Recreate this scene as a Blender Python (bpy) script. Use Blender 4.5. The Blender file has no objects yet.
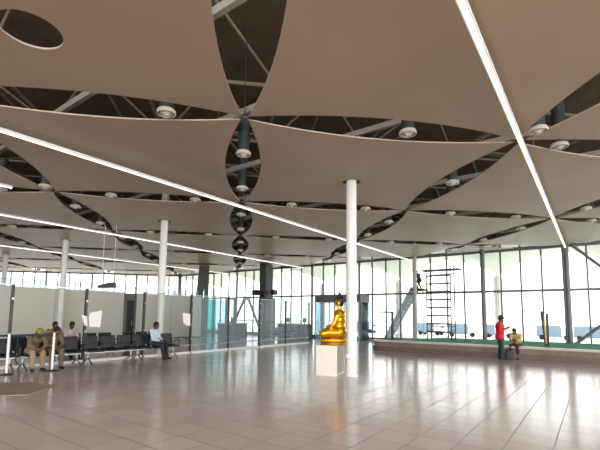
import bpy, bmesh, math, random
from mathutils import Vector, Matrix
random.seed(7)
COL = bpy.context.scene.collection
PI = math.pi
R2 = math.sqrt(.5)

# ------------------------------------------------------------ materials
def lin(c):
    return tuple(((v/255)/12.92 if v/255 <= .04045 else ((v/255+.055)/1.055)**2.4) for v in c)
MATS = {}
def mat(name, rgb, rough=.5, metal=0., noise=6., amt=.06, bump=0., emis=0., coat=0., alpha=None, spec=.5, trans=0.):
    if name in MATS: return MATS[name]
    m = bpy.data.materials.new(name); m.use_nodes = True
    nt = m.node_tree; N = nt.nodes; L = nt.links
    b = N['Principled BSDF']; c = lin(rgb)
    tc = N.new('ShaderNodeTexCoord'); nz = N.new('ShaderNodeTexNoise'); nz.inputs['Scale'].default_value = noise
    nz.inputs['Detail'].default_value = 4
    L.new(tc.outputs['Object'], nz.inputs['Vector'])
    rp = N.new('ShaderNodeValToRGB')
    rp.color_ramp.elements[0].position = .3; rp.color_ramp.elements[1].position = .7
    rp.color_ramp.elements[0].color = (*[max(0, v*(1-amt)) for v in c], 1)
    rp.color_ramp.elements[1].color = (*[min(1, v*(1+amt)) for v in c], 1)
    L.new(nz.outputs['Fac'], rp.inputs['Fac']); L.new(rp.outputs['Color'], b.inputs['Base Color'])
    b.inputs['Roughness'].default_value = rough; b.inputs['Metallic'].default_value = metal
    b.inputs['Specular IOR Level'].default_value = spec
    if coat: b.inputs['Coat Weight'].default_value = coat
    if emis:
        b.inputs['Emission Color'].default_value = (*c, 1); b.inputs['Emission Strength'].default_value = emis
    if bump:
        bp = N.new('ShaderNodeBump'); bp.inputs['Strength'].default_value = bump; bp.inputs['Distance'].default_value = .02
        L.new(nz.outputs['Fac'], bp.inputs['Height']); L.new(bp.outputs['Normal'], b.inputs['Normal'])
    MATS[name] = m; return m
def glass_mat(name, tint, refl=.12, haze=None, hazeamt=0.):
    m = bpy.data.materials.new(name); m.use_nodes = True
    nt = m.node_tree; N = nt.nodes; L = nt.links
    N.remove(N['Principled BSDF']); out = N['Material Output']
    tr = N.new('ShaderNodeBsdfTransparent'); gl = N.new('ShaderNodeBsdfGlossy'); gl.inputs['Roughness'].default_value = .02
    nz = N.new('ShaderNodeTexNoise'); nz.inputs['Scale'].default_value = .8
    tc = N.new('ShaderNodeTexCoord'); L.new(tc.outputs['Object'], nz.inputs['Vector'])
    mx0 = N.new('ShaderNodeMix'); mx0.data_type = 'RGBA'
    mx0.inputs[6].default_value = (*tint, 1); mx0.inputs[7].default_value = (*[v*.95 for v in tint], 1)
    L.new(nz.outputs['Fac'], mx0.inputs[0]); L.new(mx0.outputs[2], tr.inputs['Color'])
    fr = N.new('ShaderNodeLayerWeight'); fr.inputs['Blend'].default_value = refl
    mx = N.new('ShaderNodeMixShader'); L.new(fr.outputs['Fresnel'], mx.inputs['Fac'])
    last = tr
    if haze:
        df = N.new('ShaderNodeBsdfDiffuse'); df.inputs['Color'].default_value = (*haze, 1)
        mh = N.new('ShaderNodeMixShader'); mh.inputs['Fac'].default_value = hazeamt
        L.new(tr.outputs[0], mh.inputs[1]); L.new(df.outputs[0], mh.inputs[2]); last = mh
    L.new(last.outputs[0], mx.inputs[1]); L.new(gl.outputs[0], mx.inputs[2]); L.new(mx.outputs[0], out.inputs['Surface'])
    MATS[name] = m; return m

def floor_layer():
    m = bpy.data.materials.new('glossy_floor_tile'); m.use_nodes = True
    nt = m.node_tree; N = nt.nodes; L = nt.links; b = N['Principled BSDF']
    tc = N.new('ShaderNodeTexCoord'); mp = N.new('ShaderNodeMapping')
    mp.inputs['Rotation'].default_value = (0, 0, PI/4)
    L.new(tc.outputs['Object'], mp.inputs['Vector'])
    br = N.new('ShaderNodeTexBrick'); br.offset = 0; br.squash = 1
    br.inputs['Scale'].default_value = 1; br.inputs['Brick Width'].default_value = .5; br.inputs['Row Height'].default_value = .5
    br.inputs['Mortar Size'].default_value = .009; br.inputs['Mortar Smooth'].default_value = .3; br.inputs['Bias'].default_value = 0
    br.inputs['Color1'].default_value = (*lin((213, 199, 197)), 1); br.inputs['Color2'].default_value = (*lin((203, 188, 186)), 1)
    br.inputs['Mortar'].default_value = (*lin((128, 114, 111)), 1)
    L.new(mp.outputs[0], br.inputs['Vector'])
    nz = N.new('ShaderNodeTexNoise'); nz.inputs['Scale'].default_value = 1.3; nz.inputs['Detail'].default_value = 6
    L.new(mp.outputs[0], nz.inputs['Vector'])
    mx = N.new('ShaderNodeMix'); mx.data_type = 'RGBA'; mx.blend_type = 'MULTIPLY'; mx.inputs[0].default_value = .12
    L.new(br.outputs['Color'], mx.inputs[6]); L.new(nz.outputs['Color'], mx.inputs[7]); L.new(mx.outputs[2], b.inputs['Base Color'])
    r = N.new('ShaderNodeMapRange'); r.inputs['To Min'].default_value = .12; r.inputs['To Max'].default_value = .22
    L.new(nz.outputs['Fac'], r.inputs['Value']); ra = N.new('ShaderNodeMath'); ra.operation = 'MULTIPLY_ADD'; ra.inputs[1].default_value = .2; L.new(br.outputs['Fac'], ra.inputs[0]); L.new(r.outputs[0], ra.inputs[2]); L.new(ra.outputs[0], b.inputs['Roughness'])
    bp = N.new('ShaderNodeBump'); bp.inputs['Strength'].default_value = .5; bp.inputs['Distance'].default_value = .006
    bp.invert = True
    L.new(br.outputs['Fac'], bp.inputs['Height']); L.new(bp.outputs['Normal'], b.inputs['Normal'])
    b.inputs['Specular IOR Level'].default_value = .6
    return m

M_floor = floor_layer()
M_sail = mat('taupe_ceiling_sail', (162, 141, 118), .48, spec=.4, noise=.5, amt=.07, bump=.05)
M_sail_edge = mat('pale_sail_edge', (178, 158, 138), .5)
M_roof = mat('dark_roof_deck', (104, 92, 76), .9, noise=1.5, amt=.2)
M_frame_tube = mat('space_frame_steel', (132, 122, 108), .5, noise=3, amt=.1)
M_beam = mat('pale_grey_beam', (178, 174, 166), .5)
M_duct = mat('dark_duct', (58, 66, 70), .5, noise=4, amt=.15)
M_white = mat('white_paint', (225, 226, 226), .4, amt=.02)
M_cream = mat('cream_wall_panel', (214, 210, 201), .6, noise=.7, amt=.04)
M_creamd = mat('cream_white_plinth', (222, 218, 204), .45, amt=.02)
M_mull = mat('grey_aluminium_mullion', (104, 104, 107), .45, metal=.2, amt=.05)
M_post = mat('dark_grey_post', (58, 56, 56), .45, metal=.3)
M_gold = mat('polished_gold', (232, 170, 38), .28, metal=.8, noise=14, amt=.12, bump=.15)
M_gold2 = mat('aged_gold', (196, 138, 28), .36, metal=.8, noise=20, amt=.2, bump=.3)
M_rim = mat('grey_cream_rim', (186, 180, 168), .45)
M_black = mat('black_plastic', (24, 24, 26), .45)
M_seat = mat('navy_black_seat_vinyl', (17, 23, 30), .4, noise=30, amt=.15)
M_chrome = mat('brushed_aluminium', (150, 152, 156), .3, metal=.9)
M_belt = mat('navy_belt', (28, 34, 72), .7)
M_paper = mat('white_paper', (240, 240, 240), .8, amt=.01)
M_turf = mat('green_turf', (22, 146, 104), .9, noise=60, amt=.35, bump=.6)
M_stone = mat('brown_stone_cladding', (122, 106, 97), .5, noise=3, amt=.15)
M_stone2 = mat('dark_brown_plinth', (98, 85, 79), .5, noise=3, amt=.15)
M_coping = mat('pale_stone_coping', (186, 178, 170), .35, noise=5, amt=.06)
M_scaf = mat('rusty_scaffold_steel', (70, 54, 54), .6, noise=20, amt=.3)
M_glass = glass_mat('clear_facade_glass', (.97, .985, .98), .08)
M_pglass = glass_mat('partition_glass', (.95, .97, .96), .05)
M_bglass = glass_mat('blue_tinted_glass', (.62, .8, .86), .15, (.3, .55, .62), .12)
M_hglass = glass_mat('hazy_glass', (.85, .9, .93), .1, (.75, .85, .9), .25)
M_sglass = glass_mat('screen_glass_painted_haze', (.88, .93, .94), .08, (.72, .84, .88), .14)  # pale diffuse share paints in the haze of reflections on the screens
M_tglass = glass_mat('teal_glass', (.15, .62, .64), .12, (.05, .45, .48), .25)
M_patch = mat('brown_floor_patch', (162, 142, 134), .7, noise=40, amt=.2)
M_tyre = mat('black_rubber', (26, 26, 28), .8)
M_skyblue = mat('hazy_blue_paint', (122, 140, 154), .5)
M_tarmac = mat('pale_apron_concrete', (200, 198, 192), .9, noise=.3, amt=.06)
M_canopy = mat('cream_canopy_membrane', (196, 200, 188), .7, noise=.3, amt=.05, emis=.0)
M_led = mat('led_diffuser', (255, 250, 240), .4, emis=1.3)

# ------------------------------------------------------------ mesh helpers
def tag(o, label=None, cat=None, group=None, kind=None):
    if label: o['label'] = label
    if cat: o['category'] = cat
    if group: o['group'] = group
    if kind: o['kind'] = kind
    return o
def empty(name, loc=(0, 0, 0), rz=0.):
    o = bpy.data.objects.new(name, None); COL.objects.link(o); o.empty_display_size = .2
    o.location = loc; o.rotation_euler = (0, 0, rz); return o
def link(name, me, m=None, parent=None, smooth=False):
    o = bpy.data.objects.new(name, me); COL.objects.link(o)
    if m and not me.materials: me.materials.append(m)
    if parent: o.parent = parent
    if smooth:
        for p in me.polygons: p.use_smooth = True
    return o
class MB:
    def __init__(s): s.bm = bmesh.new()
    def box(s, c, d, rz=0., rot=None, bev=0.):
        g = bmesh.ops.create_cube(s.bm, size=1); vs = g['verts']
        bmesh.ops.scale(s.bm, vec=d, verts=vs)
        if bev:
            es = list({e for v in vs for e in v.link_edges})
            rr = bmesh.ops.bevel(s.bm, geom=es, offset=bev, segments=2, affect='EDGES', profile=.5)
            vs = list({v for f in rr['faces'] for v in f.verts} | {v for v in vs if v.is_valid})
        Mx = (rot if rot is not None else Matrix.Rotation(rz, 4, 'Z'))
        bmesh.ops.transform(s.bm, matrix=Matrix.Translation(c) @ Mx, verts=vs); return s
    def tube(s, a, b, r, r2=None, seg=12):
        a = Vector(a); b = Vector(b); d = b-a; h = d.length
        if h < 1e-6: return s
        g = bmesh.ops.create_cone(s.bm, cap_ends=True, segments=seg, radius1=r, radius2=r if r2 is None else r2, depth=h)
        q = d.to_track_quat('Z', 'Y').to_matrix().to_4x4()
        bmesh.ops.transform(s.bm, matrix=Matrix.Translation((a+b)/2) @ q, verts=g['verts']); return s
    def ell(s, c, r, rot=None, seg=16):
        if not hasattr(r, '__len__'): r = (r, r, r)
        g = bmesh.ops.create_uvsphere(s.bm, u_segments=seg, v_segments=max(6, seg//2), radius=1)
        Mx = Matrix.Translation(c) @ (rot if rot is not None else Matrix()) @ Matrix.Diagonal((*r, 1))
        bmesh.ops.transform(s.bm, matrix=Mx, verts=g['verts']); return s
    def limb(s, pts, rs, seg=12):
        for p, r in zip(pts, rs): s.ell(p, r, seg=seg)
        for i in range(len(pts)-1): s.tube(pts[i], pts[i+1], rs[i], rs[i+1], seg=seg)
        return s
    def lathe(s, prof, c=(0, 0, 0), seg=24, sx=1., sy=1.):
        rings = []
        for r, z in prof:
            rings.append([s.bm.verts.new((c[0]+r*sx*math.cos(2*PI*k/seg), c[1]+r*sy*math.sin(2*PI*k/seg), c[2]+z)) for k in range(seg)])
        for a, b in zip(rings, rings[1:]):
            for k in range(seg): s.bm.faces.new((a[k], a[(k+1) % seg], b[(k+1) % seg], b[k]))
        if prof[0][0] > 0.001: s.bm.faces.new(list(reversed(rings[0])))
        if prof[-1][0] > 0.001: s.bm.faces.new(rings[-1])
        return s
    def prism(s, poly, z0, z1):
        a = [s.bm.verts.new((x, y, z0)) for x, y in poly]; b = [s.bm.verts.new((x, y, z1)) for x, y in poly]
        n = len(poly); s.bm.faces.new(list(reversed(a))); s.bm.faces.new(b)
        for k in range(n): s.bm.faces.new((a[k], a[(k+1) % n], b[(k+1) % n], b[k]))
        return s
    def slab(s, pts, nrm, t):   # polygon in 3d thickened along nrm
        nrm = Vector(nrm).normalized()*t/2
        a = [s.bm.verts.new(Vector(p)-nrm) for p in pts]; b = [s.bm.verts.new(Vector(p)+nrm) for p in pts]
        n = len(pts); s.bm.faces.new(list(reversed(a))); s.bm.faces.new(b)
        for k in range(n): s.bm.faces.new((a[k], a[(k+1) % n], b[(k+1) % n], b[k]))
        return s
    def mesh(s, name='m'):
        bmesh.ops.recalc_face_normals(s.bm, faces=s.bm.faces[:])
        me = bpy.data.meshes.new(name); s.bm.to_mesh(me); s.bm.free(); return me
    def build(s, name, m, parent=None, smooth=False):
        o = link(name, s.mesh(name), m, parent)
        if smooth:
            for p in o.data.polygons: p.use_smooth = True
            o.data.set_sharp_from_angle(angle=math.radians(40))
        return o
    def fused(s, name, m, parent=None, vox=.012, smooth=3):
        me = s.mesh('tmp'); t = bpy.data.objects.new('tmp', me); COL.objects.link(t)
        r = t.modifiers.new('r', 'REMESH'); r.mode = 'VOXEL'; r.voxel_size = vox
        if smooth:
            q = t.modifiers.new('s', 'SMOOTH'); q.factor = .5; q.iterations = smooth
        dg = bpy.context.evaluated_depsgraph_get(); dg.update()
        me2 = bpy.data.meshes.new_from_object(t.evaluated_get(dg)); me2.name = name
        bpy.data.objects.remove(t); bpy.data.meshes.remove(me)
        for p in me2.polygons: p.use_smooth = True
        me2.materials.clear()
        return link(name, me2, m, parent)
def copy_tree(o, parent=None):
    c = o.copy(); COL.objects.link(c)
    if parent: c.parent = parent
    for ch in list(o.children):
        d = ch.copy(); COL.objects.link(d); d.parent = c
        for g in list(ch.children):
            e = g.copy(); COL.objects.link(e); e.parent = d
    return c

# ------------------------------------------------------------ camera (solved from the ceiling grid)
F, TH, RO, YA, PY = 401.4857, .0986, .0116, .1523, 51.0187
fw = Vector((math.sin(YA)*math.cos(TH), math.cos(YA)*math.cos(TH), math.sin(TH)))
rr = Vector((math.cos(YA), -math.sin(YA), 0)); uu = rr.cross(fw)
r2 = rr*math.cos(RO)+uu*math.sin(RO); u2 = -rr*math.sin(RO)+uu*math.cos(RO)
cd = bpy.data.cameras.new('camera'); cam = bpy.data.objects.new('camera', cd); COL.objects.link(cam)
cam.matrix_world = Matrix.Translation((0, 0, 1.6)) @ Matrix((r2, u2, -fw)).transposed().to_4x4()
cd.sensor_width = 36; cd.lens = F/600*36; cd.shift_y = PY/600; cd.clip_end = 500
bpy.context.scene.camera = cam

# ------------------------------------------------------------ layout constants
S = 5.8; X0, Y0 = .035, 7.46; ZC = 5.38
FC = 34.8           # facade plane  x+y = FC
YW = 40.4           # far left glazed wall
GP = 19.35          # glass screen plane y-x = GP
def node(i, j): return Vector((X0+j*S, Y0+i*S, ZC))
def fac(s, c=FC): return Vector(((c+s/R2*1.0)/2, (c-s/R2)/2, 0))   # s = (x-y)/sqrt2

# ------------------------------------------------------------ structure: floor, roof, walls
o = MB().slab([(-46, -10, 0), (30, -10, 0), (30, 4.8, 0), (-5.6, YW, 0), (-46, YW, 0)], (0, 0, 1), .0).bm
o.free()
fl = MB(); fl.prism([(-46, -10), (44.8, -10), (-5.6, YW), (-46, YW)], -.1, 0); tag(fl.build('floor', M_floor), kind='structure')
rf = MB(); rf.prism([(-46, -10), (45.4, -10), (-5.2, YW+.3), (-46, YW+.3)], 7.9, 8.05)
tag(rf.build('ceiling', M_roof), kind='structure')
W = MB()   # solid band over the glazing of the right wall
a = fac(-32.6); b = fac(14)
W.slab([(a.x, a.y, 5.8), (b.x, b.y, 5.8), (b.x, b.y, 7.9), (a.x, a.y, 7.9)], (1, 1, 0), .15)
tag(W.build('wall_right', M_roof), kind='structure')
W = MB(); W.box(((-5.6-46)/2, YW, 6.85), (40.4, .15, 2.1)); tag(W.build('wall_far', M_roof), kind='structure')
W = MB(); W.box((-46, 15, 4), (.2, 51, 8)); tag(W.build('wall_left', M_cream), kind='structure')

# roof space frame
sf = MB()
g = 2.9; top = 7.5; bot = 6.6
def inside(x, y): return x+y < FC-.6 and y < YW-.5 and x > -26 and y > 0 and abs(x) < y*1.0+8
for i in range(-8, 10):
    for j in range(0, 14):
        x, y = X0+i*g+.7, Y0+(j-3)*g+.9
        if not inside(x, y): continue
        sf.ell((x, y, bot), .09, seg=8)
        for dx, dy in ((g, 0), (0, g)):
            if inside(x+dx, y+dy): sf.tube((x, y, bot), (x+dx, y+dy, bot), .035, seg=6)
        for dx, dy in ((g/2, g/2), (-g/2, g/2), (g/2, -g/2), (-g/2, -g/2)):
            if inside(x+dx, y+dy): sf.tube((x, y, bot), (x+dx, y+dy, top), .03, seg=6)
        if inside(x+g/2, y+g/2):
            sf.ell((x+g/2, y+g/2, top), .09, seg=8)
            for dx, dy in ((g, 0), (0, g)):
                if inside(x+g/2+dx, y+g/2+dy): sf.tube((x+g/2, y+g/2, top), (x+g/2+dx, y+g/2+dy, top), .035, seg=6)
tag(sf.build('trim_1', M_frame_tube), kind='structure')
# pale beams running parallel to the right-hand glazing
for k in range(10):
    c = 5.08+3.245*k
    x1 = (c+9.0)/2+3 if c < 20 else (c+10)/2
    a = Vector((c-max(c-(x1), -6), 0, 0))
    xa, xb = (c-YW+1 if c > 12 else -22), c-0.
    ya = min(c-xa, YW-1); xa = c-ya
    if k < 3: xa = -18; ya = c+18
    yb = max(.5, c-(c/2+9)); xb = c-yb
    n = Vector((-1, 1, 0)).normalized()
    p = Vector((xa, ya, 5.93)); q = Vector((xb, yb, 5.93))
    if q.x+q.y > FC-.4: continue
    bm_ = MB(); mid = (p+q)/2
    bm_.box(mid, ((p-q).length, .09, .13), rz=-PI/4)
    tag(bm_.build('trim_%d' % (k+2), M_beam), kind='structure')

# ------------------------------------------------------------ glazed walls
def bay(n, p, q, z0, z1, ztr, nm=3, mm=M_mull, post=.13, deep=.16):
    """one window bay from p to q (posts at p)"""
    p = Vector((p.x, p.y, 0)); q = Vector((q.x, q.y, 0)); d = q-p; L = d.length; ang = math.atan2(d.y, d.x)
    w = empty('window_%d' % n, p, ang); tag(w, kind='structure')
    MB().box((0, 0, (z0+z1)/2), (post, deep, z1-z0), bev=.01).build('window_post', mm, w)
    for k in range(1, nm+1):
        MB().box((L*k/(nm+1), 0, (z0+z1)/2), (.085, .1, z1-z0)).build('mullion', mm, w)
    MB().box((L/2, 0, ztr), (L, .11, .13)).build('transom', mm, w)
    MB().box((L/2, 0, z1-.42), (L, .14, .2)).build('header_rail', mm, w)
    MB().box((L/2, 0, z1-.04), (L, .14, .1)).build('top_rail', mm, w)
    MB().box((L/2, 0, z0+.05), (L, .14, .12)).build('sill_rail', mm, w)
    MB().box((L/2, .0, (z0+z1)/2), (L-.02, .02, z1-z0-.05)).build('glass_pane', M_glass, w)
n = 1
for k in range(-8, 4):
    p = fac(-1.2+3.93*k); q = fac(-1.2+3.93*(k+1)); bay(n, p, q, .12, 5.8, 3.08); n += 1
c0 = fac(-1.2-3.93*8)
x = c0.x
for k in range(8):
    bay(n, Vector((x-4, YW, 0)), Vector((x, YW, 0)), .12, 5.8, 3.08, nm=3); n += 1; x -= 4
tag(MB().box((c0.x, c0.y, 3.2), (.25, .25, 6.2), rz=PI/8).build('trim_20', M_mull), kind='structure')
# low kerb beneath the right-hand glazing
a = fac(-32.3, FC-.1); b = fac(12, FC-.1); mid = (a+b)/2
tag(MB().box((mid.x, mid.y, .06), ((a-b).length, .2, .12), rz=-PI/4).build('baseboard_right', M_coping), kind='structure')

# ------------------------------------------------------------ ceiling sails
def arcpts(p, q, inward, sag, n=20):
    out = []
    for k in range(n):
        t = k/n; out.append(p.lerp(q, t)+inward*sag*(1-(2*t-1)**2))
    return out
def clip(poly, nx, ny, c):
    out = []; m_ = len(poly)
    for k in range(m_):
        a, b = poly[k], poly[(k+1) % m_]; fa = nx*a.x+ny*a.y-c; fb = nx*b.x+ny*b.y-c
        if fa <= 0: out.append(a)
        if fa*fb < 0: out.append(a.lerp(b, fa/(fa-fb)))
    return out
def sail(i, j, holes=()):
    c = .07; s_ = .455
    A, B, C_, D = node(i, j), node(i, j+1), node(i+1, j+1), node(i+1, j)
    A = A+Vector((c, c, 0)); B = B+Vector((-c, c, 0)); C_ = C_+Vector((-c, -c, 0)); D = D+Vector((c, -c, 0))
    X = Vector((1, 0, 0)); Y = Vector((0, 1, 0))
    poly = arcpts(A, B, Y, s_-c)+arcpts(B, C_, -X, s_-c)+arcpts(C_, D, -Y, s_-c)+arcpts(D, A, X, s_-c)
    poly = clip(poly, 1, 1, FC-.55); 
    if len(poly) > 2: poly = clip(poly, 0, 1, YW-.5)
    if len(poly) < 3: return None
    ctr = Vector((X0+(j+.5)*S, Y0+(i+.5)*S, ZC))
    cu = bpy.data.curves.new('c', 'CURVE'); cu.dimensions = '2D'; cu.fill_mode = 'BOTH'; cu.extrude = .014
    sp = cu.splines.new('POLY'); sp.points.add(len(poly)-1); sp.use_cyclic_u = True
    for k, p in enumerate(poly): sp.points[k].co = (p.x-ctr.x, p.y-ctr.y, 0, 1)
    for (hx, hy, hr) in holes:
        sp = cu.splines.new('POLY'); sp.points.add(35); sp.use_cyclic_u = True
        for k in range(36): sp.points[k].co = (hx-ctr.x+hr*math.cos(k*PI/18), hy-ctr.y+hr*math.sin(k*PI/18), 0, 1)
    t = bpy.data.objects.new('t', cu); COL.objects.link(t)
    dg = bpy.context.evaluated_depsgraph_get(); me = bpy.data.meshes.new_from_object(t.evaluated_get(dg))
    bpy.data.objects.remove(t); me.materials.clear(); me.name = 'ceiling_sail'
    me.materials.append(M_sail); me.materials.append(M_sail_edge)
    for p in me.polygons:
        if abs(p.normal.z) < .5: p.material_index = 1
    o = bpy.data.objects.new('ceiling_sail', me); COL.objects.link(o); o.location = ctr
    return o
COLS = [(3.08, 10.69), (-3.05, 16.77), (-8.92, 22.2), (-15.0, 28.5)]
special = {(0, 0): 'taupe concave-edged ceiling sail pierced by the white column beside the gold statue',
 (-1, -1): 'taupe ceiling sail with a round cut-out hole, top left',
 (-1, 0): 'large taupe ceiling sail at top centre-right crossed by the bright light strip',
 (0, -1): 'taupe ceiling sail left of the dark pointed opening, under the long light strip',
 (1, -1): 'taupe concave ceiling sail pierced by the white column behind the seated man in pale shirt',
 (0, 1): 'taupe ceiling sail at right, just beyond the joint the bright light strip crosses'}
nodes_used = set()
for i in range(-1, 7):
    for j in range(-6, 5):
        cx = X0+(j+.5)*S; cy = Y0+(i+.5)*S
        if abs(cx) > cy*1.0+6 or cx+cy > FC+2.2: continue
        if cy > YW: continue
        hs = [(x, y, .27) for x, y in COLS if abs(x-cx) < S/2 and abs(y-cy) < S/2]
        if (i, j) == (-1, -1): hs.append((-2.85, 5.54, .385))
        s_o = sail(i, j, hs)
        if not s_o: continue
        nodes_used |= {(i, j), (i+1, j), (i, j+1), (i+1, j+1)}
        lab = special.get((i, j))
        if lab: tag(s_o, lab, 'ceiling panel')
        else: tag(s_o, 'taupe ceiling sail with curved-in edges, one of the plain ones receding across the hall', 'ceiling panel', 'plain ceiling sails with curved-in edges')
# hangers at the joints of the sails
proto = None
for (i, j) in sorted(nodes_used):
    p = node(i, j)
    if p.x+p.y > FC-.7 or p.y > YW-.6: continue
    if proto is None:
        h = empty('sail_hanger')
        MB().tube((0, 0, .02), (0, 0, 2.45), .012, seg=6).build('rod', M_post, h)
        m_ = MB(); m_.lathe([(.0, -.03), (.05, -.03), (.06, 0), (.05, .05), (0, .06)], seg=12)
        m_.build('hub', M_post, h)
        m_ = MB()
        for a_ in range(4):
            d_ = Vector((math.cos(PI/4+a_*PI/2), math.sin(PI/4+a_*PI/2), 0)); m_.tube(d_*.03, d_*.19, .012, seg=6)
        m_.build('clamp_arm', M_chrome, [c_ for c_ in h.children if c_.name.startswith('hub')][0])
        proto = h
    else: h = copy_tree(proto)
    h.location = p
    tag(h, 'thin dark hanger rod with a star clamp holding four ceiling sail corners', 'hanger', 'hangers at the joints of the ceiling sails')
# air diffusers in the openings
def make_diff():
    d = empty('air_diffuser')
    MB().lathe([(0, .09), (.13, .09), (.13, 1.0), (0, 1.0)], seg=20).build('duct', M_duct, d, smooth=True)
    MB().lathe([(.135, .1), (.165, .085), (.178, .04), (.168, .01), (.15, .01), (.142, .05), (.135, .1)], seg=24).build('rim', M_rim, d, smooth=True); rim_ = d.children[-1]
    MB().tube((0, 0, 1), (0, 0, 2.6), .012, seg=6).build('hanger_rod', M_post, d)
    m_ = MB()
    for r_, z in ((.11, .02), (.075, 0), (.04, -.02)):
        m_.lathe([(r_-.012, z+.02), (r_+.006, z-.01), (r_+.012, z+.01), (r_-.006, z+.035), (r_-.012, z+.02)], seg=20)
    m_.build('louvre_cone', M_rim, rim_, smooth=True)
    MB().lathe([(0, .05), (.14, .05), (.14, .06), (0, .06)], seg=20).build('back_plate', M_black, d)
    return d
dpos = []
over = {('r', 0, 0): [.57], ('r', 0, -1): [.75], ('c', -1, 1): [.9], ('r', 0, 1): [.17, .62], ('c', 0, 1): [.46], ('c', -1, 0): [], ('c', 0, -1): [.9]}
for i in range(-1, 6):
    for j in range(-5, 4):
        for kind in 'rc':
            for t in over.get((kind, i, j), [.29, .74]):
                x = X0+(j+(t if kind == 'r' else 0))*S; y = Y0+(i+(t if kind == 'c' else 0))*S
                if x+y > FC-2 or y > YW-2 or y < 1.5 or abs(x) > y*1.0+1: continue
                dpos.append((x, y))
dproto = make_diff(); first = True
dlab = {0: None}
for (x, y) in dpos:
    d = dproto if first else copy_tree(dproto); first = False
    d.location = (x, y, ZC-.08)
    tag(d, 'round cream-rimmed air diffuser on a dark duct hanging in a gap between ceiling sails', 'air diffuser', 'round air diffusers between the ceiling sails')
# name a few that are clearly singled out
def relabel(x, y, lab):
    for o_ in COL.objects:
        if o_.name.startswith('air_diffuser') and (o_.location.xy-Vector((x, y))).length < .3:
            o_['label'] = lab
            if 'group' in o_: del o_['group']
relabel(X0, Y0+.29*S, 'round air diffuser nearest the camera in the row of dark oval gaps, above another diffuser')
relabel(X0-.25*S, Y0, 'lone cream-rimmed air diffuser in the long dark gap left of the central sail joint')
relabel(X0+.57*S, Y0, 'lone round air diffuser in the dark gap above the white column beside the statue')

# linear light strips 0.2 m under the sails, along the diagonal y-x = const
def strip(c, xa, xb, lab):
    p = Vector((xa, xa+c, ZC-.2)); q = Vector((xb, xb+c, ZC-.2)); mid = (p+q)/2; L = (q-p).length
    e = empty('light_strip', (mid.x, mid.y, ZC-.2), PI/4)
    MB().box((0, 0, .03), (L, .1, .06)).build('housing', M_white, e); hs_ = e.children[-1]
    MB().box((0, 0, -.005), (L, .05, .02)).build('diffuser', M_led, hs_)
    m_ = MB(); k = -L/2+.3
    while k < L/2: m_.tube((k, 0, .05), (k, 0, .19), .006, seg=5); k += 2.4
    m_.build('suspension_wire', M_chrome, e)
    tag(e, lab, 'light')
strip(1.5, 1.2, 16.4, 'bright straight light strip running from top centre to the right-hand windows')
strip(13.22, -9.5, 10.6, 'long light strip crossing from the left edge past the top of the statue column')
strip(24.8, -19, 4.8, 'long light strip further back crossing both left-hand white columns')
strip(36.4, -28, -1.0, 'faint light strip farthest back at the left, above the cream booths')
strip(19.0, -12, -6.55, 'short light strip at the left edge ending just before a sail joint')

# ------------------------------------------------------------ round columns
clabs = ['white round column standing beside the gold seated statue',
         'white round column behind the seated man in a pale shirt',
         'white round column second from left, rising behind the cream booth front',
         'slim white round column farthest to the left edge']
for (x, y), lab in zip(COLS, clabs):
    c = empty('round_column', (x, y, 0))
    MB().lathe([(0, 0), (.142, 0), (.142, ZC+1.1), (0, ZC+1.1)], seg=32).build('shaft', M_white, c, smooth=True)
    MB().lathe([(.14, 0), (.175, 0), (.175, .05), (.14, .06)], seg=32).build('base_ring', M_white, c)
    MB().lathe([(.14, ZC+.03), (.25, ZC+.03), (.25, ZC+.06), (.14, ZC+.06)], seg=32).build('collar', M_post, c)
    if y < 12: MB().box((-.14, -.14, .55), (.09, .09, .12), rz=PI/4, bev=.01).build('socket_box', M_white, c)
    tag(c, lab, 'column')
# three tall grey columns just inside the right-hand glazing
for s_, lab in ((-1.05, 'grey round wall-side column nearest the right-hand diagonal braces'), (-4.98, 'grey round wall-side column left of the man in red'), (-8.9, 'pale grey round column between the ladder and scaffold')):
    p = fac(s_, FC-.7)
    e = empty('wall_column', p)
    MB().lathe([(0, 0), (.12, 0), (.12, 6.3), (0, 6.3)], seg=24).build('shaft', M_beam if s_ < -5 else M_mull, e, smooth=True)
    MB().lathe([(.12, 0), (.2, 0), (.2, .03), (.12, .04)], seg=24).build('base_plate', M_mull, e)
    tag(e, lab, 'column')
# raking braces at the right
def brace(p, q, lab):
    p = Vector(p); q = Vector(q); e = empty('diagonal_brace', (p.x, p.y, 0))
    MB().tube(p-e.location, q-e.location, .075, seg=16).build('tube', M_mull, e, smooth=True)
    m_ = MB(); m_.ell(p-e.location, .1); m_.ell(q-e.location, .1); m_.build('end_joint', M_mull, e, smooth=True)
    tag(e, lab, 'brace')
brace((16.65, 17.75, 5.3), (18.4, 16.0, 2.75), 'grey steel brace raking down from the ceiling at the right-hand glazing')
brace((16.6, 17.8, .36), (18.4, 16.0, 2.65), 'grey steel brace raking up from the turf at the right-hand glazing')

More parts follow.
